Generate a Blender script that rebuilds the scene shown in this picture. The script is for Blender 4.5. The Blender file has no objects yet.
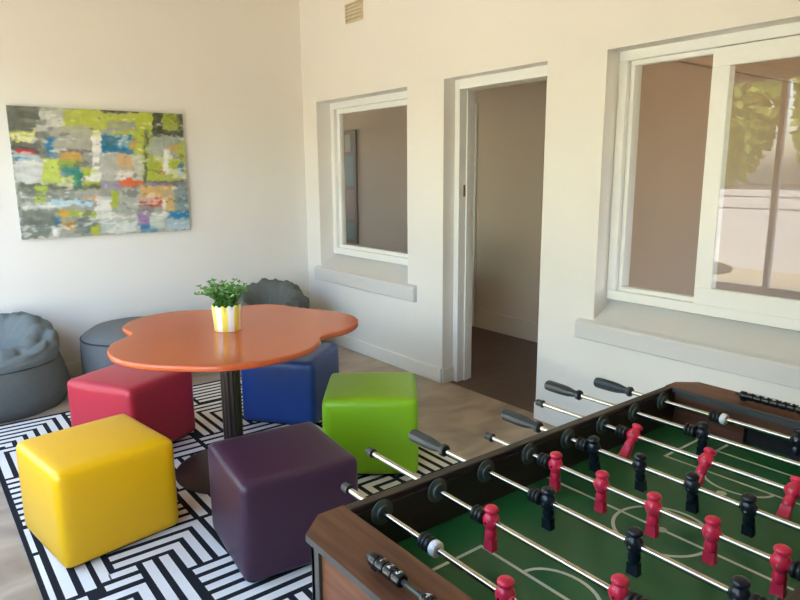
import bpy, bmesh, math, random
import numpy as np
from mathutils import Vector, Matrix, noise
random.seed(7)
S = bpy.context.scene
COL = S.collection
PI = math.pi

# ------------------------------------------------------------------ helpers
def lin(c):
    return tuple((v/255/12.92 if v/255 <= .04045 else ((v/255+.055)/1.055)**2.4) for v in c)

def nodes(name):
    m = bpy.data.materials.new(name); m.use_nodes = True
    nt = m.node_tree
    return m, nt, nt.nodes['Principled BSDF']

def mat(name, rgb, rough=.5, metal=0., var=.06, scale=20., bump=0., bscale=200., spec=.5, coat=0., stretch=None):
    """procedural plain material: base colour with a little noise variation and optional bump"""
    m, nt, b = nodes(name)
    N, L = nt.nodes, nt.links
    tc = N.new('ShaderNodeTexCoord')
    mp = N.new('ShaderNodeMapping'); L.new(tc.outputs['Object'], mp.inputs[0])
    if stretch: mp.inputs['Scale'].default_value = stretch
    nz = N.new('ShaderNodeTexNoise'); nz.inputs['Scale'].default_value = scale; nz.inputs['Detail'].default_value = 4
    L.new(mp.outputs[0], nz.inputs['Vector'])
    mx = N.new('ShaderNodeMix'); mx.data_type = 'RGBA'
    c = lin(rgb)
    mx.inputs[6].default_value = tuple(v*(1-var) for v in c)+(1,)
    mx.inputs[7].default_value = tuple(min(1, v*(1+var)) for v in c)+(1,)
    L.new(nz.outputs['Fac'], mx.inputs[0]); L.new(mx.outputs[2], b.inputs['Base Color'])
    b.inputs['Roughness'].default_value = rough; b.inputs['Metallic'].default_value = metal
    b.inputs['Specular IOR Level'].default_value = spec
    b.inputs['Coat Weight'].default_value = coat
    if bump:
        n2 = N.new('ShaderNodeTexNoise'); n2.inputs['Scale'].default_value = bscale; n2.inputs['Detail'].default_value = 3
        L.new(mp.outputs[0], n2.inputs['Vector'])
        bp = N.new('ShaderNodeBump'); bp.inputs['Strength'].default_value = bump; bp.inputs['Distance'].default_value = .002
        L.new(n2.outputs['Fac'], bp.inputs['Height']); L.new(bp.outputs[0], b.inputs['Normal'])
    return m

def mat_ramp(name, stops, scale, stretch=(1,1,1), rough=.5, detail=6, distort=0., bump=.1, spec=.5):
    m, nt, b = nodes(name); N, L = nt.nodes, nt.links
    tc = N.new('ShaderNodeTexCoord'); mp = N.new('ShaderNodeMapping'); mp.inputs['Scale'].default_value = stretch
    L.new(tc.outputs['Object'], mp.inputs[0])
    nz = N.new('ShaderNodeTexNoise'); nz.inputs['Scale'].default_value = scale; nz.inputs['Detail'].default_value = detail
    nz.inputs['Distortion'].default_value = distort
    L.new(mp.outputs[0], nz.inputs['Vector'])
    r = N.new('ShaderNodeValToRGB'); L.new(nz.outputs['Fac'], r.inputs[0])
    el = r.color_ramp.elements
    while len(el) < len(stops): el.new(.5)
    for e, (p, c) in zip(el, stops): e.position = p; e.color = lin(c)+(1,)
    L.new(r.outputs[0], b.inputs['Base Color'])
    b.inputs['Roughness'].default_value = rough; b.inputs['Specular IOR Level'].default_value = spec
    if bump:
        bp = N.new('ShaderNodeBump'); bp.inputs['Strength'].default_value = bump; bp.inputs['Distance'].default_value = .002
        L.new(nz.outputs['Fac'], bp.inputs['Height']); L.new(bp.outputs[0], b.inputs['Normal'])
    return m

def mat_planks(name, c1, c2, gap, sx, sy, rough):
    m, nt, b = nodes(name); N, L = nt.nodes, nt.links
    tc = N.new('ShaderNodeTexCoord'); mp = N.new('ShaderNodeMapping')
    L.new(tc.outputs['Object'], mp.inputs[0])
    br = N.new('ShaderNodeTexBrick'); L.new(mp.outputs[0], br.inputs['Vector'])
    br.inputs['Color1'].default_value = lin(c1)+(1,); br.inputs['Color2'].default_value = lin(c2)+(1,)
    br.inputs['Mortar'].default_value = lin(gap)+(1,); br.inputs['Scale'].default_value = 1
    br.inputs['Mortar Size'].default_value = .003; br.inputs['Brick Width'].default_value = sx; br.inputs['Row Height'].default_value = sy
    L.new(br.outputs['Color'], b.inputs['Base Color']); b.inputs['Roughness'].default_value = rough
    return m

def mat_glass(name, tint=(1,1,1)):
    m = bpy.data.materials.new(name); m.use_nodes = True
    N, L = m.node_tree.nodes, m.node_tree.links
    N.clear()
    o = N.new('ShaderNodeOutputMaterial'); mix = N.new('ShaderNodeMixShader')
    t = N.new('ShaderNodeBsdfTransparent'); t.inputs[0].default_value = tint+(1,)
    g = N.new('ShaderNodeBsdfGlossy'); g.inputs['Roughness'].default_value = .008
    f = N.new('ShaderNodeFresnel'); f.inputs['IOR'].default_value = 1.5
    mm = N.new('ShaderNodeMath'); mm.operation = 'MULTIPLY'; mm.inputs[1].default_value = 2.0   # both faces of the pane
    ge = N.new('ShaderNodeNewGeometry'); inv = N.new('ShaderNodeMath'); inv.operation = 'SUBTRACT'; inv.inputs[0].default_value = 1
    m2 = N.new('ShaderNodeMath'); m2.operation = 'MULTIPLY'          # the face seen from inside the sheet adds nothing
    L.new(ge.outputs['Backfacing'], inv.inputs[1])
    L.new(f.outputs[0], mm.inputs[0]); L.new(mm.outputs[0], m2.inputs[0]); L.new(inv.outputs[0], m2.inputs[1]); L.new(m2.outputs[0], mix.inputs[0])
    L.new(t.outputs[0], mix.inputs[1]); L.new(g.outputs[0], mix.inputs[2]); L.new(mix.outputs[0], o.inputs[0])
    return m

def link(name, bm, mats, parent=None, smooth=False, loc=(0,0,0)):
    me = bpy.data.meshes.new(name)
    bmesh.ops.recalc_face_normals(bm, faces=bm.faces[:])
    bm.to_mesh(me); bm.free()
    for m in (mats if isinstance(mats, (list, tuple)) else [mats]): me.materials.append(m)
    if smooth:
        for p in me.polygons: p.use_smooth = True
    o = bpy.data.objects.new(name, me); COL.objects.link(o)
    o.location = loc
    if parent: o.parent = parent
    return o

def autosmooth(o, ang=35):
    """shade smooth but keep creases sharper than the angle"""
    me = o.data
    for p in me.polygons: p.use_smooth = True
    bm = bmesh.new(); bm.from_mesh(me)
    for e in bm.edges:
        if len(e.link_faces) == 2 and e.calc_face_angle(0) > math.radians(ang): e.smooth = False
    bm.to_mesh(me); bm.free()
    return o

def tag(o, label, cat, group=None):
    o['label'] = label; o['category'] = cat
    if group: o['group'] = group
    return o

def empty(name, loc, rz=0):
    o = bpy.data.objects.new(name, None); COL.objects.link(o)
    o.location = loc; o.rotation_euler = (0, 0, rz); o.empty_display_size = .1
    return o

def struct(o):
    o['kind'] = 'structure'; return o

def box(bm, x0, x1, y0, y1, z0, z1, mi=0, bevel=0, seg=2):
    vs = [bm.verts.new((x, y, z)) for x in (x0, x1) for y in (y0, y1) for z in (z0, z1)]
    fs = [bm.faces.new([vs[i] for i in f]) for f in ((0,1,3,2),(4,6,7,5),(0,4,5,1),(2,3,7,6),(0,2,6,4),(1,5,7,3))]
    for f in fs: f.material_index = mi
    if bevel:
        es = list({e for f in fs for e in f.edges})
        r = bmesh.ops.bevel(bm, geom=es, offset=bevel, segments=seg, affect='EDGES', profile=.5)
        for f in r['faces']: f.material_index = mi
    return vs

def lathe(bm, prof, segs=24, M=Matrix(), mi=0, rmod=None):
    rings = []
    for r, z in prof:
        if r < 1e-6: rings.append([bm.verts.new(M @ Vector((0, 0, z)))]); continue
        ring = []
        for i in range(segs):
            a = 2*PI*i/segs; rr = r*(rmod(a) if rmod else 1)
            ring.append(bm.verts.new(M @ Vector((rr*math.cos(a), rr*math.sin(a), z))))
        rings.append(ring)
    for A, B in zip(rings, rings[1:]):
        for i in range(segs):
            j = (i+1) % segs
            if len(A) == 1 and len(B) == 1: continue
            if len(A) == 1: f = bm.faces.new((A[0], B[j], B[i]))
            elif len(B) == 1: f = bm.faces.new((A[i], A[j], B[0]))
            else: f = bm.faces.new((A[i], A[j], B[j], B[i]))
            f.material_index = mi
    return rings

def prism(bm, pts, z0, z1, mtop=0, mside=0):
    lo = [bm.verts.new((x, y, z0)) for x, y in pts]; hi = [bm.verts.new((x, y, z1)) for x, y in pts]
    f = bm.faces.new(hi); f.material_index = mtop
    f = bm.faces.new(lo[::-1]); f.material_index = mtop
    n = len(pts)
    for i in range(n):
        j = (i+1) % n
        f = bm.faces.new((lo[i], lo[j], hi[j], hi[i])); f.material_index = mside

def tube(bm, pts, r, segs=8, mi=0, closed=False):
    pts = [Vector(p) for p in pts]; rings = []; n = len(pts)
    for i, p in enumerate(pts):
        a = pts[(i-1) % n] if closed or i else p; b = pts[(i+1) % n] if closed or i < n-1 else p
        t = (b-a).normalized(); u = t.orthogonal() if abs(t.z) > .9 else t.cross(Vector((0, 0, 1))); u.normalize(); w = t.cross(u)
        rings.append([bm.verts.new(p+r*(math.cos(2*PI*k/segs)*u+math.sin(2*PI*k/segs)*w)) for k in range(segs)])
    m = n if closed else n-1
    for i in range(m):
        A, B = rings[i], rings[(i+1) % n]
        for k in range(segs):
            f = bm.faces.new((A[k], A[(k+1) % segs], B[(k+1) % segs], B[k])); f.material_index = mi
    if not closed:
        bm.faces.new(rings[0][::-1]).material_index = mi; bm.faces.new(rings[-1]).material_index = mi

def wall_cells(bm, ax, a0, a1, us, zs, solid):
    """wall slab between a0..a1 on axis ax ('x' or 'y'), in-plane grid us x zs, solid(u,z) tells filled cells"""
    cells = {(i, j): solid((us[i]+us[i+1])/2, (zs[j]+zs[j+1])/2) for i in range(len(us)-1) for j in range(len(zs)-1)}
    V = {}
    def v(a, u, z):
        k = (round(a, 5), round(u, 5), round(z, 5))
        if k not in V: V[k] = bm.verts.new((a, u, z) if ax == 'x' else (u, a, z))
        return V[k]
    for (i, j), s in cells.items():
        if not s: continue
        u0, u1, z0, z1 = us[i], us[i+1], zs[j], zs[j+1]
        for a in (a0, a1): bm.faces.new((v(a,u0,z0), v(a,u1,z0), v(a,u1,z1), v(a,u0,z1)))
        for (di, dj), (p, q) in {(-1,0):((u0,z0),(u0,z1)), (1,0):((u1,z0),(u1,z1)), (0,-1):((u0,z0),(u1,z0)), (0,1):((u0,z1),(u1,z1))}.items():
            if not cells.get((i+di, j+dj)): bm.faces.new((v(a0,*p), v(a0,*q), v(a1,*q), v(a1,*p)))

# ------------------------------------------------------------------ camera
cd = bpy.data.cameras.new('camera'); cam = bpy.data.objects.new('camera', cd); COL.objects.link(cam)
cd.sensor_width = 36; cd.lens = 648.535/800*36; cd.clip_start = .05
a = (-0.61281453, -0.14826507, 0.77619316); b = (0.79019975, -0.12309774, 0.60035932); d = (0.00653531, 0.98125655, 0.1925951)
Mx = Matrix(((b[0], -b[1], -b[2]), (a[0], -a[1], -a[2]), (-d[0], d[1], d[2])))
cam.matrix_world = Matrix.Translation((-2.994, -5.264, 1.5)) @ Mx.to_4x4()
S.camera = cam

# ------------------------------------------------------------------ materials
M_wall = mat('wall_paint', (233, 230, 224), .6, var=.015, scale=3, bump=.08, bscale=60, spec=.3)
M_trim = mat('white_gloss_paint', (238, 238, 234), .35, var=.01)
M_sill = mat('sill_paint', (212, 211, 209), .5, var=.02, bump=.05, bscale=40)
M_ceil = mat('ceiling_paint', (224, 204, 166), .8, var=.01)
M_tan = mat('tan_wall_paint', (196, 174, 152), .65, var=.015, scale=3, spec=.3)
M_hall = mat('hall_wall_paint', (214, 200, 180), .65, var=.015, scale=3, spec=.3)
M_floor = mat_ramp('mottled_beige_floor', [(.3, (140,124,106)), (.5, (164,149,130)), (.7, (184,170,152))], 3.2, (1, 1.8, 1), rough=.34, detail=8, distort=.6, bump=.03)
M_darkfloor = mat_planks('dark_timber_floor', (92,68,56), (80,58,48), (45,34,28), 1.4, .13, .38)
M_glass = mat_glass('window_glass')
M_vinyl = {k: mat(k+'_vinyl', c, .36, var=.03, scale=6, bump=.12, bscale=260, spec=.45) for k, c in
           dict(yellow=(238,180,8), red=(190,48,66), purple=(64,38,58), green=(138,190,28), blue=(32,66,136)).items()}
M_black = mat('black_plastic', (26, 29, 32), .38, var=.05)
M_orange = mat('orange_laminate', (198, 92, 48), .22, var=.03, scale=4, spec=.55)
M_column = mat('dark_brown_metal', (44, 33, 28), .4, var=.1, scale=12)
M_fab = mat('grey_bean_bag_fabric', (112, 121, 122), .85, var=.12, scale=30, bump=.35, bscale=500, spec=.2)
M_fab2 = mat('dark_grey_bean_bag_fabric', (96, 101, 98), .85, var=.12, scale=30, bump=.35, bscale=500, spec=.2)
M_fab3 = mat('blue_grey_pouf_fabric', (112, 114, 114), .85, var=.1, scale=30, bump=.3, bscale=500, spec=.2)
M_seam = mat('dark_seam', (52, 60, 62), .8)
M_rugw = mat('ivory_pile', (232, 230, 224), .95, var=.08, scale=160, bump=.4, bscale=600, spec=.1)
M_rugb = mat('black_pile', (38, 40, 44), .95, var=.15, scale=160, bump=.4, bscale=600, spec=.1)
M_wood = mat_ramp('walnut_laminate', [(.3, (80,47,32)), (.5, (98,60,41)), (.7, (114,73,51))], 14, (5, .35, 5), rough=.42, detail=5, bump=.02)
M_darkwood = mat_ramp('dark_side_laminate', [(.3, (34,28,25)), (.6, (46,38,33)), (.8, (54,45,39))], 10, (.5, 5, 5), rough=.4, bump=.02)
M_edge = mat('dark_grey_edging', (62, 64, 66), .45)
M_felt = mat('green_playfield', (28, 96, 52), .38, var=.06, scale=5, spec=.4)
M_line = mat('pitch_line', (196, 206, 188), .5)
M_steel = mat('chrome_rod', (205, 203, 198), .16, metal=1., var=.02)
M_redp = mat('red_plastic', (218, 44, 74), .3, var=.04)
M_blackp = mat('black_player_plastic', (22, 28, 36), .28, var=.05)
M_rubber = mat('black_rubber', (28, 30, 31), .45)
M_whitep = mat('white_plastic', (232, 232, 228), .4)
M_bush = mat('grey_green_bushing', (72, 82, 76), .5)
M_handle = mat('dark_grip_rubber', (42, 50, 52), .42, var=.08)
M_leaf = mat('green_leaf', (106, 164, 84), .5, var=.35, scale=40)
M_stem = mat('green_stem', (92, 120, 62), .6)
M_soil = mat('dark_soil', (50, 42, 34), .9)
M_yel = mat('yellow_stripe', (240, 218, 84), .5)
M_potw = mat('white_pot_card', (240, 238, 234), .5)
M_cavity_shade = mat('cavity_shade', (28, 25, 22), .8)  # near-black colour painted in as the shade inside openings
M_brass = mat('brass', (150, 120, 70), .35, metal=1.)
M_vent = mat('cream_vent_paint', (214, 200, 170), .6)
M_bead = mat('glossy_black_bead', (16, 20, 26), .22)
M_digit = mat('white_numeral', (235, 238, 240), .5)

# ------------------------------------------------------------------ room shell
WX = -3.5            # inner face of the outer window wall
YB = -7.0            # back of the room
CH = 3.05
bm = bmesh.new()
SW = (-1.49, -.233, .56, 2.10); DR = (-2.757, -1.886, 0, 2.108); BW = (-5.05, -3.146, .58, 2.112)
ys = [YB, BW[0], BW[1], DR[0], DR[1], SW[0], SW[1], 0, 3.0]
zs = [0, SW[2], BW[2], SW[3], DR[3], BW[3], CH]
def solid_r(y, z):
    for y0, y1, z0, z1 in (SW, DR, BW):
        if y0 < y < y1 and z0 < z < z1: return False
    return True
wall_cells(bm, 'x', 0, .25, ys, zs, solid_r)
struct(link('wall_right', bm, M_wall))
bm = bmesh.new(); box(bm, WX-.15, 0, 0, .15, 0, CH); struct(link('wall_left', bm, M_wall))
bm = bmesh.new(); box(bm, WX-.15, .25, YB-.15, YB, 0, CH); struct(link('wall_back', bm, M_wall))
WIN = [(-1.55, -.25), (-3.25, -1.65), (-4.95, -3.35)]
bm = bmesh.new()
ys = sorted({YB, 0.0} | {y for w in WIN for y in w})
wall_cells(bm, 'x', WX-.15, WX, ys, [0, .3, 2.4, CH], lambda y, z: not (.3 < z < 2.4 and any(p < y < q for p, q in WIN)))
struct(link('wall_outer', bm, M_wall))
for n, (p, q) in enumerate(WIN):      # outer windows behind the camera: frame with bars
    bm = bmesh.new(); t = .05; x0, x1 = WX-.11, WX-.05
    box(bm, x0, x1, p, q, .3, .3+t); box(bm, x0, x1, p, q, 2.4-t, 2.4)
    for y in (p, q-t, (p+q)/2-t/2): box(bm, x0, x1, y, y+t, .3+t, 2.4-t)
    w = struct(link('window_%d' % (n+3), bm, M_trim))
    bm = bmesh.new()
    for z in (1.12, 1.24, 1.36): box(bm, x0-.04, x0-.03, p, q, z-.006, z+.006)
    link('security_bar', bm, M_trim, w)
bm = bmesh.new(); box(bm, WX-.15, .25, YB-.15, .15, CH, CH+.1); struct(link('ceiling', bm, M_ceil))
bm = bmesh.new(); box(bm, WX-.15, .05, YB-.15, .15, -.08, 0); struct(link('floor', bm, M_floor))
# rooms seen through the openings
bm = bmesh.new(); box(bm, .05, 4.2, YB-.15, 3.1, -.08, 0); struct(link('floor_hall', bm, M_darkfloor))
bm = bmesh.new(); box(bm, 1.43, 1.55, -2.86, 3.0, 0, CH); struct(link('wall_hall', bm, M_hall))
bm = bmesh.new(); wall_cells(bm, 'y', 3.0, 3.1, [.25, .5, 1.25, 1.55], [0, 1.1, 2.1, CH], lambda x, z: not (.5 < x < 1.25 and 1.1 < z < 2.1))  # opening added at the hall end to let daylight brighten the hall
struct(link('wall_hall_end', bm, M_hall))
bm = bmesh.new(); box(bm, .25, 4.2, -2.98, -2.86, 0, CH); struct(link('wall_partition', bm, M_tan))
bm = bmesh.new(); box(bm, 4.1, 4.2, YB, -2.98, 0, CH); struct(link('wall_far_room', bm, M_tan))
bm = bmesh.new(); wall_cells(bm, 'y', YB-.15, YB, [.25, .9, 2.9, 4.2], [0, .8, 2.3, CH], lambda x, z: not (.9 < x < 2.9 and .8 < z < 2.3))  # unseen opening added in this wall so daylight brightens the tan room
struct(link('wall_far_room_back', bm, M_hall))
bm = bmesh.new(); box(bm, .25, 4.2, YB-.15, 3.1, CH, CH+.1); struct(link('ceiling_hall', bm, M_ceil))
def skirting(name, x0, x1, y0, y1, h, m=M_trim):
    bm = bmesh.new(); box(bm, x0, x1, y0, y1, 0, h, bevel=.004); return struct(link(name, bm, m))
skirting('baseboard_left', WX, 0, -.016, -.001, .108)
skirting('baseboard_right', -.016, -.001, DR[1], -.017, .108)
skirting('baseboard_right_front', -.016, -.001, YB, DR[0], .108)
skirting('baseboard_reveal', .0, .1, DR[1]-.014, DR[1]-.0005, .108)
skirting('baseboard_hall', 1.41, 1.429, -2.84, -.77, .18, M_hall)
bm = bmesh.new(); box(bm, .26, 4.09, -3.015, -2.981, 2.16, 2.24, bevel=.008); struct(link('trim_1', bm, M_tan))     # picture rail
bm = bmesh.new()                                                     # casing of a further doorway on the hall wall
box(bm, 1.405, 1.429, -.76, -.68, 0, 2.13); box(bm, 1.405, 1.429, -.68, .2, 2.05, 2.13)
struct(link('trim_2', bm, M_trim))

# ------------------------------------------------------------------ window 1 (small, fixed)
def bars(bm, x0, x1, y0, y1, z0, z1, t, tb=None, bev=.003):
    tb = tb or t
    box(bm, x0, x1, y0, y1, z0, z0+tb, bevel=bev); box(bm, x0, x1, y0, y1, z1-t, z1, bevel=bev)
    box(bm, x0, x1, y0, y0+t, z0+tb, z1-t, bevel=bev); box(bm, x0, x1, y1-t, y1, z0+tb, z1-t, bevel=bev)
def sill(name, y0, y1, zt, zb, zf, xf, yin0, yin1, parent):
    """sloping plaster sill: rises from the front nose back to the window frame"""
    bm = bmesh.new()
    prof = [(-.032, zb), (-.035, zb+.006), (-.035, zt-.012), (-.028, zt), (0, zt+.012)]
    full = prof+[(0, zb)]
    for pr, a0, a1 in ((full, y0, y1), ([(0, zb+.004), (0, zt+.012), (xf, zf), (xf, zb+.004)], yin0, yin1)):
        A = [bm.verts.new((x, a0, z)) for x, z in pr]; B = [bm.verts.new((x, a1, z)) for x, z in pr]
        n = len(pr); bm.faces.new(A); bm.faces.new(B[::-1])
        for i in range(n): bm.faces.new((A[i], A[(i+1) % n], B[(i+1) % n], B[i]))
    return link(name, bm, M_sill, parent)
bm = bmesh.new(); bars(bm, .137, .245, SW[0], SW[1], .785, SW[3], .055)
w1 = struct(link('window_1', bm, M_trim))
bm = bmesh.new(); bars(bm, .168, .21, SW[0]+.055, SW[1]-.055, .84, SW[3]-.055, .042, .03); link('sash', bm, M_trim, w1)
bm = bmesh.new(); box(bm, .186, .190, SW[0]+.09, SW[1]-.09, .865, SW[3]-.09); link('pane', bm, M_glass, w1)
sill('window_sill', -1.60, -.17, .668, .556, .79, .2, SW[0], SW[1], w1)

# ------------------------------------------------------------------ window 2 (large, sliding sash)
bm = bmesh.new(); bars(bm, .108, .245, BW[0], BW[1], .80, BW[3], .05)
w2 = struct(link('window_2', bm, M_trim))
bm = bmesh.new(); bars(bm, .14, .18, -3.72, BW[1]-.05, .85, BW[3]-.05, .024, .024); link('sash', bm, M_trim, w2)
bm = bmesh.new(); bars(bm, .111, .139, -4.5, -3.645, .845, 2.058, .085, .09); link('sliding_sash', bm, M_trim, w2)
bm = bmesh.new(); bars(bm, .135, .175, BW[0]+.05, -4.42, .85, BW[3]-.05, .04, .03); link('sash', bm, M_trim, w2)
bm = bmesh.new(); box(bm, .116, .120, -4.43, -3.715, .92, 1.985); link('pane', bm, M_glass, w2)
bm = bmesh.new(); box(bm, .153, .157, BW[0]+.08, -4.45, .87, BW[3]-.08); link('pane', bm, M_glass, w2)
sill('window_sill', -5.16, -3.05, .678, .581, .81, .2, BW[0], BW[1], w2)

# ------------------------------------------------------------------ door 1 (open doorway frame)
bm = bmesh.new()
for y0, y1 in ((DR[1]-.048, DR[1]), (DR[0], DR[0]+.048)): box(bm, .10, .245, y0, y1, 0, DR[3], bevel=.003)
box(bm, .10, .245, DR[0]+.048, DR[1]-.048, 2.045, DR[3], bevel=.003)
d1 = struct(link('door_1', bm, M_trim))
bm = bmesh.new()
box(bm, .165, .205, DR[1]-.058, DR[1]-.0485, 0, 2.044, bevel=.002)
link('door_stop', bm, M_trim, d1)
bm = bmesh.new(); box(bm, .142, .160, DR[1]-.0502, DR[1]-.0478, 1.335, 1.415, bevel=.0008)
link('strike_plate', bm, M_brass, d1)

# ------------------------------------------------------------------ air vent high on the right wall
v = empty('air_vent', (0, -.845, 2.72))
tag(v, 'small cream slotted air vent high on the wall above the small window', 'air vent')
bm = bmesh.new(); box(bm, -.003, -.0005, -.112, .112, -.066, .066); link('slot_shade', bm, M_cavity_shade, v)  # dark sheet painted as the shade behind the slots
bm = bmesh.new()
box(bm, -.012, -.001, -.118, .118, -.072, -.062); box(bm, -.012, -.001, -.118, .118, .062, .072)
box(bm, -.012, -.001, -.118, -.108, -.062, .062); box(bm, -.012, -.001, .108, .118, -.062, .062)
link('frame', bm, M_vent, v)
bm = bmesh.new()
for k in range(4): box(bm, -.011, -.003, -.108, .108, -.042+k*.026, -.030+k*.026)
for k in range(13): box(bm, -.009, -.003, -.1+k*.0155, -.093+k*.0155, -.062, .062)
link('grille', bm, M_vent, v)

# ------------------------------------------------------------------ painting on the left wall
def homography(src, dst):
    A = []
    for (x, y), (u, w) in zip(src, dst):
        A += [[x, y, 1, 0, 0, 0, -u*x, -u*y, -u], [0, 0, 0, x, y, 1, -w*x, -w*y, -w]]
    return np.linalg.svd(np.array(A))[2][-1].reshape(3, 3)
PX0, PX1, PZ0, PZ1, PY = -2.303, -1.102, 1.055, 1.965, -.036
pat = [(20,85,128,205,(95,98,88)),(125,92,225,152,(186,188,174)),(200,100,515,165,(182,192,72)),(215,95,330,185,(178,186,84)),(330,90,455,108,(74,74,64)),
(28,168,118,208,(206,206,84)),(35,206,130,247,(82,82,74)),(48,230,118,246,(172,50,60)),(40,249,128,268,(60,128,168)),(44,268,135,342,(202,206,204)),
(118,130,166,262,(122,126,116)),(142,188,180,256,(48,114,162)),(135,262,190,342,(190,206,96)),(168,150,300,235,(166,166,152)),(190,230,300,242,(92,86,82)),
(195,240,262,272,(194,156,84)),(190,262,262,300,(150,164,70)),(200,282,262,320,(60,130,132)),(190,320,240,352,(178,196,80)),(240,305,266,364,(48,140,112)),
(265,285,330,364,(168,182,62)),(300,168,328,335,(228,228,222)),(262,322,322,336,(222,222,214)),(360,140,480,182,(180,190,76)),(350,136,455,165,(150,154,148)),
(328,178,440,243,(38,114,152)),(386,196,440,225,(148,180,196)),(330,243,442,332,(178,180,172)),(386,245,442,300,(206,166,116)),(378,300,452,332,(222,218,212)),
(395,330,468,352,(218,100,60)),(330,338,395,362,(150,142,166)),(440,108,512,332,(176,186,66)),(440,250,470,330,(188,192,180)),(475,172,488,336,(88,94,68)),
(425,188,452,226,(204,160,60)),(505,106,536,182,(70,76,56)),(535,106,604,168,(152,162,50)),(588,104,608,182,(68,72,58)),(510,166,608,182,(70,74,60)),
(488,180,540,332,(160,170,156)),(510,180,608,212,(150,158,146)),(490,250,592,332,(166,176,60)),(525,280,546,312,(206,150,60)),(555,212,592,236,(206,156,60)),
(590,208,614,332,(170,180,72)),(538,222,560,306,(226,226,222)),(508,246,592,266,(222,222,216)),(592,272,610,322,(50,100,166)),
(55,346,330,364,(92,102,82)),(55,360,240,402,(140,146,136)),(110,352,146,406,(166,186,70)),(240,362,330,402,(166,166,158)),(265,384,322,406,(208,166,120)),
(470,332,622,346,(110,100,100)),(480,336,562,352,(152,140,164)),(455,346,582,394,(206,166,102)),(540,388,588,432,(208,172,106)),(580,340,624,442,(118,140,146)),
(60,406,200,430,(216,220,214)),(168,396,302,416,(170,202,216)),(60,428,182,530,(114,122,112)),(180,430,332,456,(156,172,60)),(190,428,226,448,(216,156,60)),
(165,450,202,476,(50,110,152)),(240,455,322,512,(100,116,116)),(195,466,242,498,(216,156,60)),(290,480,322,516,(172,182,62)),(165,488,192,526,(222,224,220)),
(315,388,366,462,(222,222,218)),(325,458,462,508,(176,186,180)),(330,440,452,462,(218,218,212)),(364,362,386,426,(166,182,62)),(385,358,466,432,(172,176,168)),
(462,390,542,422,(152,60,46)),(500,396,542,412,(216,96,60)),(536,392,552,452,(220,216,208)),(455,424,512,438,(82,76,86)),(455,436,496,482,(150,126,166)),
(464,478,526,504,(50,116,162)),(498,436,546,456,(222,222,216)),(495,454,542,492,(190,200,190)),(552,434,632,460,(44,120,166)),(540,458,636,500,(166,186,196))]
Hm = homography([(0,1),(1,1),(1,0),(0,0)], [(18,87),(605,108),(633,497),(67,530)])
NU, NV = 200, 150
cols = np.zeros((NV+1, NU+1, 3))
for j in range(NV+1):
    for i in range(NU+1):
        u, w = i/NU, j/NV
        q = Hm @ np.array([u, w, 1.]); px, py = q[0]/q[2], q[1]/q[2]
        n1 = noise.noise(Vector((u*26, w*20, 1.3))); n2 = noise.noise(Vector((u*26, w*20, 7.7))); n3 = noise.noise(Vector((u*90, w*60, 3)))
        n4 = noise.noise(Vector((u*12, w*70, 9))) ; n5 = noise.noise(Vector((u*60, w*10, 5)))
        n6 = noise.noise(Vector((u*55, w*45, 21))); n7 = noise.noise(Vector((u*45, w*60, 33)))
        x, y = px+9*n1+6*n6+2*n3, py+8*n2+6*n7+2*n3
        c = np.array((152., 156., 146.))
        for k, (x0, y0, x1, y1, cc) in enumerate(pat):
            dd = min(x-x0, x1-x, y-y0, y1-y)
            if dd > -3:
                al = min(1, max(0, (dd+3)/(4+5*(k % 3)))); al *= .92 + .75*noise.noise(Vector((u*9+k, w*24, k*3.1)))
                al = min(1, max(0, al)); c = c*(1-al)+np.array(cc)*al
        g1 = noise.noise(Vector((u*6+40, w*16, 2.2)))+.5*noise.noise(Vector((u*30, w*50, 4.4))); g2 = noise.noise(Vector((u*7+80, w*13, 6.2)))+.5*noise.noise(Vector((u*40, w*40, 8.4)))
        k1 = min(.6, max(0, (g1-.33)*3)); c = c*(1-k1)+np.array((222., 222., 214.))*k1        # dry-brushed white and grey
        k2 = min(.5, max(0, (g2-.4)*3)); c = c*(1-k2)+np.array((96., 102., 94.))*k2
        c = c*1.03 + 5*n3 + 6*n4 + 5*n5 + 12*n1
        cols[j, i] = np.clip(c, 12, 245)
bm = bmesh.new(); cl = bm.loops.layers.float_color.new('paint')
vs = [[bm.verts.new((PX0+(PX1-PX0)*i/NU, PY, PZ0+(PZ1-PZ0)*j/NV)) for i in range(NU+1)] for j in range(NV+1)]
lut = [lin((k, 0, 0))[0] for k in range(256)]
def setc(f, idx):
    for lp, (j, i) in zip(f.loops, idx):
        c = cols[j, i]; lp[cl] = (lut[int(c[0])], lut[int(c[1])], lut[int(c[2])], 1)
for j in range(NV):
    for i in range(NU):
        f = bm.faces.new((vs[j][i], vs[j][i+1], vs[j+1][i+1], vs[j+1][i])); setc(f, ((j,i),(j,i+1),(j+1,i+1),(j+1,i)))
edge = [(0, i) for i in range(NU)]+[(j, NU) for j in range(NV)]+[(NV, i) for i in range(NU, 0, -1)]+[(j, 0) for j in range(NV, 0, -1)]
bk = {e: bm.verts.new((vs[e[0]][e[1]].co.x, -.002, vs[e[0]][e[1]].co.z)) for e in edge}
for k, e in enumerate(edge):
    g = edge[(k+1) % len(edge)]
    f = bm.faces.new((vs[e[0]][e[1]], bk[e], bk[g], vs[g[0]][g[1]])); setc(f, (e, e, g, g))
bm.faces.new([bk[e] for e in edge])
M_paint, nt, pb = nodes('acrylic_paint')
at = nt.nodes.new('ShaderNodeAttribute'); at.attribute_name = 'paint'
nt.links.new(at.outputs['Color'], pb.inputs['Base Color']); pb.inputs['Roughness'].default_value = .55
nz = nt.nodes.new('ShaderNodeTexNoise'); nz.inputs['Scale'].default_value = 60
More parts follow.
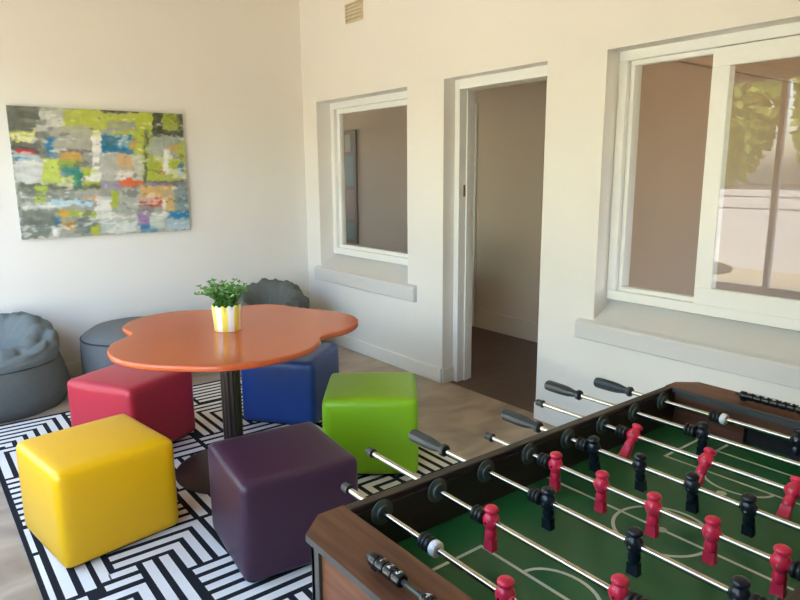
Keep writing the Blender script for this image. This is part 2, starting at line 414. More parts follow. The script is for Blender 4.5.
bp = nt.nodes.new('ShaderNodeBump'); bp.inputs['Strength'].default_value = .2; bp.inputs['Distance'].default_value = .003
nt.links.new(nz.outputs[0], bp.inputs['Height']); nt.links.new(bp.outputs[0], pb.inputs['Normal'])
tag(link('painting', bm, M_paint), 'large colourful abstract canvas painting hanging on the left wall', 'painting')

# dim picture deep in the hall behind the small window
bm = bmesh.new()
box(bm, 1.40, 1.428, 1.26, 1.58, .65, 2.0, 0)
for z0, z1, y0, y1, mi in ((1.75, 1.95, 1.36, 1.55, 1), (1.35, 1.7, 1.30, 1.56, 2), (.95, 1.3, 1.29, 1.5, 3), (.7, .9, 1.3, 1.55, 2)):
    box(bm, 1.396, 1.4, y0, y1, z0, z1, mi)
tag(link('hallway_picture', bm, [mat('picture_brown', (96,70,56)), mat('picture_grey', (130,136,126)), mat('picture_teal', (80,112,104)), mat('picture_rust', (126,90,76))]),
    'tall dim picture on the hall wall seen through the small window', 'picture')

# ------------------------------------------------------------------ rug
RX0, RX1, RY0, RY1 = -2.74, -.79, -3.74, -.82
bm = bmesh.new(); box(bm, RX0, RX1, RY0, RY1, .0005, .008, 0)
ZR = .0088
def bar(x0, x1, y0, y1):
    x0, x1 = max(min(x0, x1), RX0+.008), min(max(x0, x1), RX1-.008); y0, y1 = max(min(y0, y1), RY0+.008), min(max(y0, y1), RY1-.008)
    if x1-x0 < .006 or y1-y0 < .006: return
    f = bm.faces.new([bm.verts.new(p) for p in ((x0,y0,ZR),(x1,y0,ZR),(x1,y1,ZR),(x0,y1,ZR))]); f.material_index = 1
PIT, WID = .0625, .037
def block(x0, x1, y0, y1, kind):
    """one block of the maze: H or V stripes, or nested L shapes with the corner at ne / nw / se / sw"""
    h = (PIT-WID)/2; x0 += h; x1 -= h; y0 += h; y1 -= h
    if kind == 'H':
        n = max(1, round((y1-y0+2*h)/PIT)); p = (y1-y0+2*h)/n
        for k in range(n): bar(x0, x1, y0+k*p, y0+k*p+p-2*h)
    elif kind == 'V':
        n = max(1, round((x1-x0+2*h)/PIT)); p = (x1-x0+2*h)/n
        for k in range(n): bar(x0+k*p, x0+k*p+p-2*h, y0, y1)
    else:
        n = int(min(x1-x0, y1-y0)/PIT+.9)
        for k in range(n):
            o = k*PIT; sy = 1 if 'n' in kind else -1; sx = 1 if 'e' in kind else -1
            ye = (y1-o) if sy > 0 else (y0+o); xe = (x1-o) if sx > 0 else (x0+o)
            yo = y0 if sy > 0 else y1; xo = x0 if sx > 0 else x1
            bar(xo, xe, ye, ye-sy*WID)
            if abs(ye-sy*WID-yo) > .01: bar(xe, xe-sx*WID, ye-sy*WID, yo)
# blocks seen in the photograph (x0, x1, y0, y1, kind) plus the same sort elsewhere
yb = [-.83, -1.205, -1.64, -2.015, -2.26]
blocks = [(-2.73,-2.30,-1.24,-.84,'ne'), (-2.73,-2.42,-1.68,-1.24,'nw'), (-2.42,-2.11,-1.68,-1.24,'V'), (-2.30,-1.92,-1.24,-.84,'H'), (-2.11,-1.74,-1.68,-1.24,'se'),
 (-1.92,-1.55,-1.24,-.84,'V'), (-1.55,-1.17,-1.21,-.84,'H'), (-1.74,-1.24,-1.77,-1.24,'nw'), (-1.17,-.80,-1.21,-.84,'nw'), (-1.24,-.80,-1.77,-1.21,'H'),
 (-2.73,-2.60,-2.24,-1.68,'H'), (-2.60,-2.22,-2.24,-1.68,'se'), (-2.22,-1.78,-1.96,-1.68,'H'), (-1.78,-1.24,-1.96,-1.77,'H'), (-2.22,-1.88,-2.33,-1.96,'V'), (-1.88,-1.50,-2.33,-1.96,'ne'),
 (-1.50,-1.12,-2.33,-1.96,'V'), (-1.24,-.80,-1.96,-1.77,'V'), (-1.12,-.80,-2.33,-1.96,'H'),
 (-2.735,-2.69,-2.5,-2.25,'V'), (-2.735,-2.69,-2.9,-2.5,'V'), (-2.69,-2.56,-2.9,-2.25,'V'), (-2.56,-2.10,-2.635,-2.25,'sw'), (-2.10,-1.84,-2.64,-2.33,'V'),
 (-1.84,-1.5,-2.64,-2.33,'H'), (-1.5,-1.14,-2.70,-2.33,'se'), (-1.14,-.80,-2.56,-2.33,'V'),
 (-2.09,-1.72,-2.98,-2.64,'V'), (-1.72,-1.5,-2.98,-2.64,'H'), (-1.5,-1.18,-2.95,-2.70,'nw'), (-1.18,-.80,-2.95,-2.56,'ne'),
 (-2.27,-1.86,-3.36,-2.985,'H'), (-1.86,-1.5,-3.30,-2.98,'V'), (-1.5,-1.14,-3.36,-2.95,'sw'), (-1.14,-.80,-3.36,-2.95,'H'),
 (-2.735,-2.60,-3.36,-2.9,'V'), (-2.60,-2.41,-3.36,-2.95,'ne'), (-2.73,-2.27,-3.73,-3.36,'H'), (-2.27,-1.86,-3.73,-3.36,'V'), (-1.86,-1.4,-3.73,-3.30,'se'), (-1.4,-.80,-3.73,-3.36,'H')]
for bk_ in blocks: block(*bk_)
for k in range(3):                        # nested corner between the yellow and purple stools
    bar(-2.49+.0*k, -2.105-.062*k, -2.645-.062*k, -2.682-.062*k); bar(-2.105-.062*k, -2.142-.062*k, -2.682-.062*k, -2.975)
bar(-2.295, -2.332, -2.83, -3.35); bar(-2.358, -2.395, -2.83, -3.35); bar(-2.52, -2.42, -2.83, -2.867); bar(-2.55, -2.42, -2.895, -2.932); bar(-2.515, -2.552, -2.645, -2.867)
tag(link('rug', bm, [M_rugb, M_rugw]), 'black and white maze-patterned rug under the orange table and stools', 'rug')

# ------------------------------------------------------------------ orange table
t = empty('cloud_table', (-1.76, -2.27, 0))
tag(t, 'orange wavy-edged table on one dark column among the coloured stools', 'table')
ct = [(-1.93,-1.655),(-2.02,-1.69),(-2.105,-1.775),(-2.15,-1.87),(-2.155,-1.955),(-2.15,-2.03),(-2.195,-2.085),(-2.27,-2.16),(-2.325,-2.28),(-2.335,-2.42),(-2.29,-2.56),(-2.19,-2.69),
(-2.06,-2.81),(-1.92,-2.865),(-1.761,-2.872),(-1.61,-2.825),(-1.515,-2.745),(-1.462,-2.672),(-1.40,-2.648),(-1.30,-2.63),(-1.19,-2.565),(-1.115,-2.47),(-1.084,-2.35),(-1.10,-2.23),(-1.155,-2.10),(-1.205,-2.0),(-1.235,-1.89),
(-1.31,-1.79),(-1.43,-1.75),(-1.53,-1.742),(-1.63,-1.72),(-1.71,-1.675),(-1.82,-1.64)]
ct = [(x+1.76, y+2.27) for x, y in ct]
def crom(P, n=6):
    out = []; N = len(P)
    for i in range(N):
        p0, p1, p2, p3 = (Vector(P[(i+k-1) % N]) for k in range(4))
        for s in range(n):
            u = s/n; out.append(.5*((2*p1)+(p2-p0)*u+(2*p0-5*p1+4*p2-p3)*u*u+(3*p1-p0-3*p2+p3)*u**3))
    return [(v.x, v.y) for v in out]
cc = crom(ct)
bm = bmesh.new()
rings = []
def inset(P, d):
    N = len(P); out = []
    for i in range(N):
        tv = Vector(P[(i+1) % N])-Vector(P[i-1]); nv = Vector((tv.y, -tv.x)).normalized()
        out.append((P[i][0]-nv.x*d, P[i][1]-nv.y*d))
    return out
area = sum(cc[i-1][0]*cc[i][1]-cc[i][0]*cc[i-1][1] for i in range(len(cc)))
if area < 0: cc = cc[::-1]
for ins, z in ((.012,.712),(.004,.714),(0,.719),(0,.733),(.003,.738),(.009,.740)):
    rings.append([bm.verts.new((x, y, z)) for x, y in inset(cc, ins)])
for A, B in zip(rings, rings[1:]):
    for i in range(len(A)): bm.faces.new((A[i], A[(i+1) % len(A)], B[(i+1) % len(A)], B[i]))
bm.faces.new(rings[-1]); bm.faces.new(rings[0][::-1])
tt = autosmooth(link('tabletop', bm, M_orange, t), 50)
for q in tt.data.polygons:
    if len(q.vertices) > 4: q.use_smooth = False
bm = bmesh.new()
lathe(bm, [(0,.03),(.047,.03),(.047,.70),(0,.70)], 64, rmod=lambda a: 1+.05*math.cos(a*14))
autosmooth(link('column', bm, M_column, t), 40)
bm = bmesh.new(); lathe(bm, [(0,.0092),(.285,.0092),(.295,.013),(.295,.018),(.27,.026),(.12,.036),(.06,.045),(0,.045)], 64)
autosmooth(link('base_plate', bm, M_column, t), 40)
bm = bmesh.new(); lathe(bm, [(0,.692),(.17,.692),(.17,.7119),(0,.7119)], 40); link('mounting_plate', bm, M_column, t)

# ------------------------------------------------------------------ potted plant on the table
p = empty('potted_plant', (-1.752, -2.258, .7405))
tag(p, 'small leafy green plant in a yellow and white striped pot on the table', 'potted plant')
bm = bmesh.new(); SEG = 112; HP = .128
def wav(a): return HP+.0045*math.cos(a*14)
rows = [(0, .062), (.002, .064), (.04, .066), (.085, .069), (None, .0725)]
outer = []
for zz, r in rows:
    outer.append([bm.verts.new((r*math.cos(2*PI*i/SEG), r*math.sin(2*PI*i/SEG), (wav(2*PI*i/SEG) if zz is None else zz))) for i in range(SEG)])
inner = [[bm.verts.new(((r-.003)*math.cos(2*PI*i/SEG), (r-.003)*math.sin(2*PI*i/SEG), (wav(2*PI*i/SEG) if zz is None else .105))) for i in range(SEG)] for zz, r in ((None, .0725), (0, .070))]
for A, B in zip(outer+inner, (outer+inner)[1:]):
    for i in range(SEG):
        f = bm.faces.new((A[i], A[(i+1) % SEG], B[(i+1) % SEG], B[i])); f.material_index = 1 if ((i+2)//8) % 2 else 0
bm.faces.new(outer[0][::-1])
link('pot', bm, [M_potw, M_yel], p, smooth=True)
bm = bmesh.new(); lathe(bm, [(0,.104),(.0668,.104),(.0668,.108),(0,.112)], 32); link('soil', bm, M_soil, p)
bm = bmesh.new(); bs = bmesh.new()
rp = random.Random(3)
def leaf(bm, base, dirv, L, W):
    dirv = dirv.normalized(); side = dirv.cross(Vector((rp.uniform(-.4,.4), rp.uniform(-.4,.4), 1))).normalized(); nrm = side.cross(dirv)
    P = [base, base+dirv*L*.35+side*W*.5, base+dirv*L*.75+side*W*.42, base+dirv*L+nrm*(-L*.1), base+dirv*L*.75-side*W*.42, base+dirv*L*.35-side*W*.5]
    mid = base+dirv*L*.55-nrm*L*.07
    vv = [bm.verts.new(q) for q in P]; m = bm.verts.new(mid)
    for i in range(6): bm.faces.new((vv[i], vv[(i+1) % 6], m))
for s in range(52):
    az = rp.uniform(0, 2*PI); lean = rp.uniform(.1, 1.0); H = rp.uniform(.09, .14)
    if s < 5: az = PI+.55+rp.uniform(-.3, .3); lean = rp.uniform(1.0, 1.35); H = rp.uniform(.13, .165)      # a few stems leaning out to one side
    r0 = rp.uniform(0, .05); b0 = Vector((r0*math.cos(az), r0*math.sin(az), .108))
    pts = []
    for k in range(7):
        u = k/6; pts.append(b0+Vector((math.cos(az)*math.sin(lean*u)*H*u, math.sin(az)*math.sin(lean*u)*H*u, H*u*math.cos(lean*u*.75))))
    tube(bs, pts, .0011, 5)
    for k in range(1, 7):
        for q in range(4):
            a2 = q*PI/2+k*.8+rp.uniform(-.4,.4); tv = (pts[k]-pts[k-1]).normalized()
            dv = Vector((math.cos(a2), math.sin(a2), rp.uniform(.0,.7)))+tv*.4
            leaf(bm, pts[k], dv, rp.uniform(.015,.026), rp.uniform(.009,.014))
link('foliage', bm, M_leaf, p, smooth=True); link('stems', bs, M_stem, p)

# ------------------------------------------------------------------ cube stools
def stool_mesh(w=.472, h=.396, r=.030):
    """upholstered cube, rounded edges, sides and top slightly cushioned"""
    bm = bmesh.new(); N = 14
    cos_ = [(-1+2*i/N) for i in range(N+1)]
    V = {}
    def pt(x, y, z):
        k = (round(x,4), round(y,4), round(z,4))
        if k in V: return V[k]
        hw, hh = w/2, h/2
        P = Vector((x*hw, y*hw, z*hh)); inn = Vector((max(-hw+r, min(hw-r, P.x)), max(-hw+r, min(hw-r, P.y)), max(-hh+r, min(hh-r, P.z))))
        dv = P-inn
        if dv.length > 1e-9: P = inn+dv.normalized()*min(r, dv.length if sum(abs(c) > 1e-9 for c in dv) == 1 else r)
        bul = .006
        if abs(z) > .999: P.z += math.copysign(bul*(1-x*x)*(1-y*y), z) if z > 0 else 0
        if abs(x) > .999: P.x += math.copysign(bul*(1-y*y)*(1-z*z), x)
        if abs(y) > .999: P.y += math.copysign(bul*(1-x*x)*(1-z*z), y)
        P.z += hh
        V[k] = bm.verts.new(P); return V[k]
    # denser sampling near the rounded edges
    t_ = []
    for c in cos_: t_.append(math.copysign(1-(1-abs(c))**1.9, c) if c else 0)
    for ax in range(3):
        for sg in (-1, 1):
            for i in range(N):
                for j in range(N):
                    q = []
                    for (a_, b_) in ((i,j),(i+1,j),(i+1,j+1),(i,j+1)):
                        c = [0,0,0]; c[ax] = sg; c[(ax+1) % 3] = t_[a_]; c[(ax+2) % 3] = t_[b_]; q.append(pt(*c))
                    bm.faces.new(q if sg > 0 else q[::-1])
    return bm
G = 'cube stools around the orange table'
for nm, x, y, yaw, lab, z0 in (
  ('yellow', -2.450, -2.472, 8.7, 'bright yellow vinyl cube stool on the rug, nearest the left', .009),
  ('purple', -1.885, -3.04, -6.8, 'dark purple vinyl cube stool beside the football table corner', .009),
  ('red', -2.06, -1.60, 28.0, 'raspberry red vinyl cube stool behind the yellow one', .009),
  ('green', -1.137, -2.615, -37.3, 'lime green vinyl cube stool on the right of the orange table', .009),
  ('blue', -1.140, -1.752, 38.0, 'dark blue vinyl cube stool partly under the right edge of the orange table', .009)):
    r = empty('cube_stool', (x, y, z0), math.radians(yaw)); tag(r, lab, 'stool', G)
    o = link('cushioned_body', stool_mesh(), M_vinyl[nm], r, smooth=True, loc=(0, 0, .012))
    bm = bmesh.new(); box(bm, -.2, .2, -.2, .2, 0, .0145); link('base', bm, M_black, r)

# ------------------------------------------------------------------ bean bags and pouf
def beanbag(name, loc, R, back, hback, hfront, zseat, folds, seed, label, m1, m2, sy=1., crumple=1.):
    root = empty(name, loc); root.scale = (1, sy, 1); tag(root, label, 'bean bag')
    NT, rs = 96, random.Random(seed)
    def zs_(th): return .305+.10*max(0, math.cos(th-back))
    def zr_(th): return hfront+(hback-hfront)*max(0, .5+.5*math.cos(th-back))**1.3
    def nz(x, y, z, s): return noise.noise(Vector((x*s+seed, y*s, z*s)))
    def ring(bm, th_fn):
        return [bm.verts.new(th_fn(2*PI*i/NT)) for i in range(NT)]
    def build(fns, cap0, cap1, nm, m):
        bm = bmesh.new(); rings = [ring(bm, f) for f in fns]
        for A, B in zip(rings, rings[1:]):
            for i in range(NT): bm.faces.new((A[i], A[(i+1) % NT], B[(i+1) % NT], B[i]))
        if cap0: bm.faces.new(rings[0][::-1])
        if cap1: bm.faces.new(rings[-1])
        return link(nm, bm, m, root, smooth=True)
    def lower(t):
        def f(th):
            zz = zs_(th)*t
            r = R*(.90+.10*math.sin(min(1, t/.35)*PI/2)) if t < .35 else R*(1-.12*((t-.35)/.65)**1.7)
            r *= 1+.02*nz(math.cos(th)*2, math.sin(th)*2, t*2, 1.5)
            return (r*math.cos(th), r*math.sin(th), zz)
        return f
    def upper(t):
        def f(th):
            z0, z1 = zs_(th), zr_(th); bk = max(0, math.cos(th-back))
            if t < .55:
                u = t/.55; r = R*(.885+.05*math.sin(u*PI)-.17*u*u); z = z0+(z1-z0)*math.sin(u*PI/2)
            else:
                u = (t-.55)/.45; r = R*.715*(1-u)+R*.02*u; s = u*u*(3-2*u); z = z1*(1-s)+zseat*s + .035*math.sin(min(1, u*2)*PI)
            w = crumple*math.sin(min(1, t*1.4)*PI/2)*(1 if t < .9 else (1-t)*10)
            sn = math.sin(folds*th*.5+3*nz(math.cos(th), math.sin(th), t, 1.6)); fold = .030*w*(.5+.7*bk)*(abs(sn)**.6-.8)
            wr = .026*w*nz(math.cos(th)*2.2, math.sin(th)*2.2, t*4, 1.7)+.014*w*nz(math.cos(th)*5, math.sin(th)*5, t*7, 1.6)
            r += (fold*.8+wr)*(1 if t < .6 else .4)*(1-max(0, t-.6)); z += (fold*.8+wr)*w
            return (r*math.cos(th), r*math.sin(th), max(z, .05))
        return f
    build([lower(k/14) for k in range(15)], True, False, 'body', m1)
    build([upper(k/36) for k in range(37)], False, True, 'back_cushion', m2)
    bm = bmesh.new(); tube(bm, [Vector(lower(1.)(2*PI*i/NT))*1.003 for i in range(NT)], .005, 6, closed=True)
    link('piping', bm, M_seam, root, smooth=True)
beanbag('bean_bag_chair', (-2.615, -.42, .0), .445, math.radians(65), .565, .38, .32, 6, 3, 'grey bean bag chair against the left wall at the edge of the picture', M_fab2, M_fab, .885, 1.1)
beanbag('bean_bag_chair', (-.645, -.46, .0), .36, math.radians(60), .605, .42, .38, 8, 11, 'grey wrinkled bean bag chair in the corner behind the table plant', M_fab2, M_fab2)
p = empty('pouf', (-1.70, -.40, 0)); tag(p, 'round blue grey fabric pouf by the left wall behind the red stool', 'pouf')
bm = bmesh.new()
lathe(bm, [(0,0),(.32,0),(.345,.015),(.365,.09),(.372,.2),(.368,.31),(.36,.352)], 64); link('body', bm, M_fab3, p, smooth=True)
bm = bmesh.new()
lathe(bm, [(.36,.352),(.345,.378),(.28,.418),(.18,.440),(0,.447)], 64); link('top_panel', bm, M_fab3, p, smooth=True)
bm = bmesh.new(); tube(bm, [(.362*math.cos(2*PI*i/64), .362*math.sin(2*PI*i/64), .353) for i in range(64)], .006, 6, closed=True); link('piping', bm, M_seam, p, smooth=True)

# ------------------------------------------------------------------ football table
TC = (-1.807, -4.618)
T = empty('foosball_table', (TC[0], TC[1], 0))
tag(T, 'table football game with green pitch, red and black players on steel rods', 'football table')
X0, X1 = -.680, .680; YH = .334; ZT = .87; XI = .571      # outer half sizes, inner end
for s in (-1, 1):
    bm = bmesh.new(); y0, y1 = sorted((s*.309, s*YH))
    box(bm, -.655, .655, *((.3045, .3145) if s > 0 else (-.3145, -.3045)), .60, .858)
    box(bm, X0+.053, X1-.053, *((.311, YH) if s > 0 else (-YH, -.311)), .857, ZT, bevel=.003)
    link('side_panel', bm, M_darkwood, T)
    bm = bmesh.new(); ch = .053
    xo, xi = s*.680, s*XI
    pts = [(xi, YH), (xo-s*ch, YH), (xo, YH-.046), (xo, -YH+.046), (xo-s*ch, -YH), (xi, -YH)]
    if s > 0: pts = pts[::-1]
    prism(bm, pts, .8575, ZT+.001, 0, 1)
    link('end_top', bm, [M_wood, M_edge], T)
    bm = bmesh.new()
    xa, xb = sorted((s*.628, s*.648)); box(bm, xa, xb, -.304, .304, .60, .8574, 0)
    link('end_panel', bm, M_wood, T)
    bm = bmesh.new()                                    # inner end wall with the goal mouth
    xa, xb = sorted((s*.574, s*.588))
    box(bm, xa, xb, -.304, -.10, .765, .8574); box(bm, xa, xb, .10, .304, .765, .8574); box(bm, xa, xb, -.10, .10, .825, .8574)
    link('inner_end_wall', bm, M_wood, T)
    bm = bmesh.new(); xa, xb = sorted((s*.589, s*.62)); box(bm, xa, xb, -.12, .12, .74, .845); link('goal_shade_block', bm, M_cavity_shade, T)  # solid dark block stands in for the shade inside the goal
    bm = bmesh.new(); xa, xb = sorted((s*.566, s*.574)); box(bm, xa, xb, -.30, .30, .852, .866); link('inner_edging', bm, M_edge, T)
    for sy in (-1, 1):
        bm = bmesh.new(); xa, xb = sorted((s*.628, s*.655)); ya, yb_ = sorted((sy*.289, sy*.3155)); box(bm, xa, xb, ya, yb_, .60, .8572); link('corner_post', bm, M_edge, T)
        bm = bmesh.new(); xa, xb = sorted((s*.55, s*.635)); ya, yb_ = sorted((sy*.22, sy*.305)); box(bm, xa, xb, ya, yb_, .0, .62, bevel=.004)
        box(bm, xa-.006, xb+.006, ya-.006, yb_+.006, 0, .03, bevel=.004); link('leg', bm, M_black, T)
bm = bmesh.new(); box(bm, -.628, .628, -.308, .308, .585, .60); link('bottom_panel', bm, M_darkwood, T)
bm = bmesh.new(); box(bm, -.589, .589, -.3042, .3042, .748, .764, 0)
def strip(pts, w=.0075, z=.7644, closed=False):
    n = len(pts); P = [Vector(q) for q in pts]; L = []; R_ = []
    for i in range(n):
        a_ = P[(i-1) % n] if (i or closed) else P[i]; b_ = P[(i+1) % n] if (i < n-1 or closed) else P[i]
        tv = (b_-a_).normalized(); nv = Vector((-tv.y, tv.x))
        L.append(bm.verts.new((*(P[i]+nv*w/2), z))); R_.append(bm.verts.new((*(P[i]-nv*w/2), z)))
    for i in range(n if closed else n-1):
        j = (i+1) % n; f = bm.faces.new((L[i], L[j], R_[j], R_[i])); f.material_index = 1
strip([(0, -.304), (0, .304)])
strip([(.097*math.cos(2*PI*i/48), .097*math.sin(2*PI*i/48)) for i in range(48)], closed=True)
strip([(.012*math.cos(2*PI*i/16)*.5, .012*math.sin(2*PI*i/16)*.5) for i in range(16)], .01, closed=True)
for s in (-1, 1):
    q = s*.338; g = s*.474
    strip([(s*.573, .19), (q, .19)]); strip([(q, .194), (q, -.194)]); strip([(q, -.19), (s*.573, -.19)])
    strip([(s*.573, .122), (g, .122)]); strip([(g, .126), (g, -.126)]); strip([(g, -.122), (s*.573, -.122)])
    strip([(q-s*.062*math.sin(PI*k/16), .080*math.cos(PI*k/16)) for k in range(17)])
    strip([(s*.254+.006*math.cos(2*PI*i/16), .006*math.sin(2*PI*i/16)) for i in range(16)], .011, closed=True)
link('playfield', bm, [M_felt, M_line], T)

def player_bm():
    bm = bmesh.new()
    lathe(bm, [(0,.037),(.007,.0366),(.0125,.0345),(.0158,.031),(.0165,.0272),(.0150,.0238),(.0112,.0215),(.0108,.0198),(.0140,.0165),(.0172,.0105),(.0184,.003),(.0180,-.005),(.0158,-.012),(.0124,-.0175),(.0112,-.0205),(.0122,-.0235),(.0136,-.031),(.0138,-.038),(.0124,-.046),(.0112,-.0485),(0,-.0485)], 24)
    lathe(bm, [(0,-.019),(.0085,-.019),(.0095,-.0175),(.0095,.0175),(.0085,.019),(0,.019)], 18, M=Matrix.Rotation(PI/2, 4, 'X'))
    # foot: a tapered block flaring towards the toe
    P = [(.0095,.0115,-.047),(.0075,.0125,-.062),(.0090,.0130,-.0795)]
    R_ = []
    for hx, hy, z in P:
        R_.append([bm.verts.new((x, y, z)) for x, y in ((-hx,-hy),(hx,-hy),(hx,hy),(-hx,hy))])
    for A, B in zip(R_, R_[1:]):
        for i in range(4): bm.faces.new((A[i], A[(i+1) % 4], B[(i+1) % 4], B[i]))
    bm.faces.new(R_[0]); bm.faces.new(R_[-1])
    for q in bm.verts:
        q.co.x *= .86; q.co.y *= .86; q.co.z *= .86 if q.co.z > 0 else .75
    # screw head on the side
    lathe(bm, [(0,-.0168),(.0026,-.0168),(.0026,-.014)], 10, M=Matrix.Rotation(PI/2, 4, 'Y') @ Matrix.Translation((-.001, 0, 0)), mi=1)
    return bm
RY = Matrix.Rotation(-PI/2, 4, 'X')      # lathe axis z -> y
protos = {}
for team, m in (('red', M_redp), ('black', M_blackp)):
    o = autosmooth(link('player', player_bm(), [m, M_steel], None), 50); protos[team] = o
bm = bmesh.new()
pr = [(.0065,-.014),(.0115,-.014)]
for k in range(3):
    c = -.0095+k*.0095; pr += [(.0135,c-.0042),(.0155,c-.002),(.0155,c+.002),(.0135,c+.0042)]
    if k < 2: pr += [(.0105,c+.00475)]
pr += [(.0115,.014),(.0065,.014)]
lathe(bm, pr, 20, M=RY); bumper0 = autosmooth(link('bumper', bm, M_rubber), 50)
bm = bmesh.new(); lathe(bm, [(.0065,-.0075),(.0125,-.0075),(.0148,-.0045),(.0148,.0045),(.0125,.0075),(.0065,.0075)], 24, M=RY); ring0 = autosmooth(link('stopper_ring', bm, M_whitep), 50)
bm = bmesh.new(); lathe(bm, [(0,.018),(.0085,.018),(.0095,.016),(.0095,.003),(.0108,.001),(.0108,-.004),(0,-.004)], 20, M=RY); cap0 = autosmooth(link('end_cap', bm, M_handle), 40)
bm = bmesh.new()
lathe(bm, [(0,.128),(.0125,.128),(.0158,.124),(.0168,.112),(.0166,.070),(.0150,.046),(.0105,.022),(.0108,.015),(.0150,.011),(.0155,.003),(.0135,0),(0,0)], 10, M=RY)
handle0 = autosmooth(link('handle', bm, M_handle), 30)
bm = bmesh.new(); lathe(bm, [(.0075,-.002),(.024,-.002),(.026,.001),(.026,.003),(.0155,.0045),(.0145,.009),(.0075,.009)], 28, M=RY); bush0 = autosmooth(link('bushing', bm, M_bush), 40)
used = set()
def put(src, parent, loc, rot=(0,0,0)):
    if src.name not in used: o = src; used.add(src.name)
    else: o = src.copy(); COL.objects.link(o)
    o.parent = parent; o.location = loc; o.rotation_euler = rot
    return o
ZROD = .847
# team, player y (world), tilt deg, left end y (world), handle on left?, ring?
RODS = [('red',[-4.644],0,-4.182,False,-4.477), ('red',[-4.473,-4.752],0,-4.066,False,None), ('black',[-4.492,-4.687,-4.871],-3,-4.055,True,None),
 ('red',[-4.395,-4.517,-4.637,-4.754,-4.873],0,-4.178,False,None), ('black',[-4.394,-4.517,-4.639,-4.755,-4.873],-9,-4.10,True,None),
 ('red',[-4.408,-4.594,-4.779],40,-4.098,False,None), ('black',[-4.511,-4.79],-6,-4.012,True,None), ('black',[-4.677],10,-4.089,True,-4.495)]
for k, (team, py, tilt, yl, hl, ring) in enumerate(RODS):
    x = (k-3.5)*.1435
    yend = yl-TC[1]
    yr = yend-1.06 if not hl else yend-.985
    bm = bmesh.new()
    lathe(bm, [(0, yr), (.0062, yr), (.0062, yend-(.12 if hl else .004)), (0, yend-(.12 if hl else .004))], 18, M=RY)
    rod = autosmooth(link('rod', bm, M_steel, T, loc=(x, 0, ZROD)), 40); rod.rotation_euler = (0, math.radians(tilt), 0)
    ps = [y-TC[1] for y in py]
    for y in ps: put(protos[team], rod, (0, y, 0))
    if ring:
        put(ring0, rod, (0, ring-TC[1], 0)); put(bumper0, rod, (0, ring-TC[1]+.023, 0))
        put(ring0, rod, (0, ps[0]*2-(ring-TC[1]), 0)); put(bumper0, rod, (0, ps[0]*2-(ring-TC[1])-.023, 0))
    else:
        put(bumper0, rod, (0, ps[0]+.031, 0)); put(bumper0, rod, (0, ps[-1]-.031, 0))
    if hl: put(handle0, rod, (0, yend-.128, 0)); put(cap0, rod, (0, yr+.004, 0), (0, 0, PI))
    else: put(cap0, rod, (0, yend-.016, 0)); put(handle0, rod, (0, yr+.1, 0), (0, 0, PI))
    for s in (-1, 1): put(bush0, T, (x, s*.3025, ZROD), (0, 0, 0 if s < 0 else PI))

# score counters: a rod of numbered beads on each end board
def digit_mesh(txt, size):
    cu = bpy.data.curves.new('numeral', 'FONT'); cu.body = txt; cu.size = size; cu.align_x = 'CENTER'; cu.align_y = 'CENTER'; cu.extrude = .0001; cu.offset = size*.03
    o = bpy.data.objects.new('numeral', cu); COL.objects.link(o)
    dg = bpy.context.evaluated_depsgraph_get(); me = bpy.data.meshes.new_from_object(o.evaluated_get(dg))
    bpy.data.objects.remove(o); bpy.data.curves.remove(cu)
    return me
for s, xc in ((-1, -.641), (1, .619)):
    zc = ZT+.016
    bm = bmesh.new()
    lathe(bm, [(0,-.150),(.0045,-.150),(.0045,.150),(0,.150)], 12, M=Matrix.Translation((xc, 0, zc)) @ RY)
    sc = link('score_counter', bm, M_handle, T, smooth=True)
    for e in (-1, 1):
        bm = bmesh.new(); lathe(bm, [(0,-.0095),(.0085,-.0095),(.0112,-.0075),(.0118,-.005),(.0118,.005),(.0112,.0075),(.0085,.0095),(0,.0095)], 20, M=Matrix.Translation((xc, e*.1285, zc)) @ RY); box(bm, xc-.006, xc+.006, e*.1285-.006, e*.1285+.006, ZT+.001, zc-.006); autosmooth(link('holder', bm, M_bead, sc), 50)
    for i in range(10):
        off = .1095-.0212*i-(.048 if i >= 3 and s < 0 else 0)+(.0 if s < 0 else -.006)
        y = off if s < 0 else -off-.0
        if s > 0: y = .112-.0212*(9-i)
        bm = bmesh.new()
        lathe(bm, [(.0045,-.0102),(.0085,-.0102),(.0108,-.0085),(.0114,-.006),(.0114,.006),(.0108,.0085),(.0085,.0102),(.0045,.0102)], 20, M=RY @ Matrix.Rotation(PI/20, 4, 'Z'))
        n0 = len(bm.faces)
        me = digit_mesh(str(i+1), .0165 if i < 9 else .0135)
        Mt = Matrix.Rotation(math.radians(-90 if s < 0 else 90), 4, 'Z')
        tmp = bmesh.new(); tmp.from_mesh(me); tmp.transform(Mt); tmp.transform(Matrix.Translation((0, 0, 0)))
        
        bmesh.ops.triangulate(tmp, faces=tmp.faces[:])
        for _ in range(3): bmesh.ops.subdivide_edges(tmp, edges=[e for e in tmp.edges if e.calc_length() > .0016], cuts=1)
        for q in tmp.verts: q.co.z = math.sqrt(max(0, .01165**2-q.co.x**2))      # numerals wrapped round the bead
        tm = bpy.data.meshes.new('t'); tmp.to_mesh(tm); tmp.free(); bm.from_mesh(tm); bpy.data.meshes.remove(tm); bpy.data.meshes.remove(me)
        bm.faces.ensure_lookup_table()
        for f in bm.faces[n0:]: f.material_index = 1
        link('bead', bm, [M_bead, M_digit], sc, loc=(xc, y, zc))

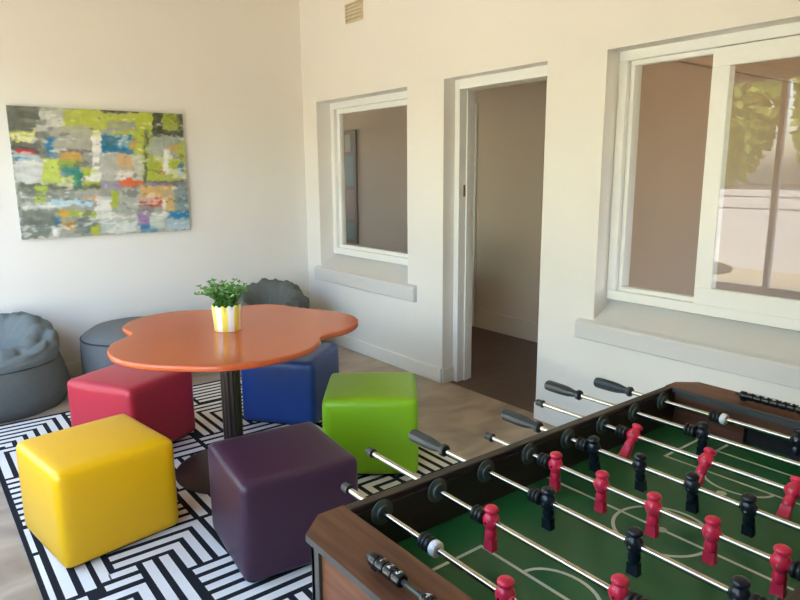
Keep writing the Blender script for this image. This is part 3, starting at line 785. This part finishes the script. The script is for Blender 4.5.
# ------------------------------------------------------------------ the garden outside the windows
bm = bmesh.new(); box(bm, -30, 20, -30, 20, -.35, -.3); struct(link('floor_outside', bm, mat('sunlit_paving', (196, 180, 142), .9, var=.15, scale=1.5)))
bm = bmesh.new(); box(bm, -9.4, -9.2, -25, 15, -.3, 1.15); tag(link('garden_wall', bm, mat('white_render', (214, 212, 206), .8)), 'white garden wall reflected low in the sliding window pane', 'garden wall')
M_tree = mat('tree_leaves', (176, 190, 96), .8, var=.5, scale=4)
rt = random.Random(5)
def garden_tree(x, y, h, r, label):
    root = empty('tree', (x, y, -.3)); tag(root, label, 'tree', 'trees beyond the garden wall')
    bm = bmesh.new(); lathe(bm, [(.16,0),(.12,h*.3),(.08,h*.6)], 10); link('trunk', bm, M_column, root)
    bm = bmesh.new()
    for _ in range(6500):
        d_ = Vector((rt.gauss(0,1), rt.gauss(0,1), rt.gauss(0,1))).normalized()*r*rt.random()**.4
        c = Vector((d_.x, d_.y, h*.56+d_.z*h*.42/r)); q = .13
        u = Vector((rt.gauss(0,1), rt.gauss(0,1), rt.gauss(0,1))).normalized(); w = u.orthogonal().normalized()
        bm.faces.new([bm.verts.new(c+q*k) for k in (u, w*.6, -u, -w*.6)])
    link('crown', bm, M_tree, root)
for i, (x, y, h, r) in enumerate(((-13,-7,4.2,2.0),(-12.6,-1.2,5.2,2.1),(-12.2,3.4,6.4,2.2),(-12.4,8,6.4,2.2),(-17,5.6,8,2.3),(-17.5,.8,7.5,2.2),(-17,10.6,8,2.3))):
    garden_tree(x, y, h, r, 'sunlit leafy tree reflected in the sliding window pane')

# ------------------------------------------------------------------ light
W = bpy.data.worlds.new('world'); S.world = W; W.use_nodes = True
N, L = W.node_tree.nodes, W.node_tree.links
bg = N['Background']
sky = N.new('ShaderNodeTexSky'); sky.sky_type = 'NISHITA'; sky.sun_elevation = math.radians(58); sky.sun_rotation = math.radians(90); sky.sun_disc = False; sky.air_density = 1.2; sky.dust_density = 2.5
L.new(sky.outputs[0], bg.inputs[0]); bg.inputs[1].default_value = .62
sl = bpy.data.lights.new('sun', 'SUN'); so = bpy.data.objects.new('sun', sl); COL.objects.link(so)
sl.energy = 2.5; sl.angle = .01; sl.color = (1, .95, .86)
so.rotation_euler = (0, math.radians(32), math.radians(15))      # shining from the house side, so no beam enters the room
S.view_settings.view_transform = 'Standard'; S.view_settings.look = 'None'; S.view_settings.gamma = 1
S.view_settings.use_curve_mapping = False
S.view_settings.exposure = 1.9
try: S.cycles.use_denoising = True
except Exception: pass
S.cycles.max_bounces = 12; S.cycles.diffuse_bounces = 8; S.cycles.transparent_max_bounces = 12
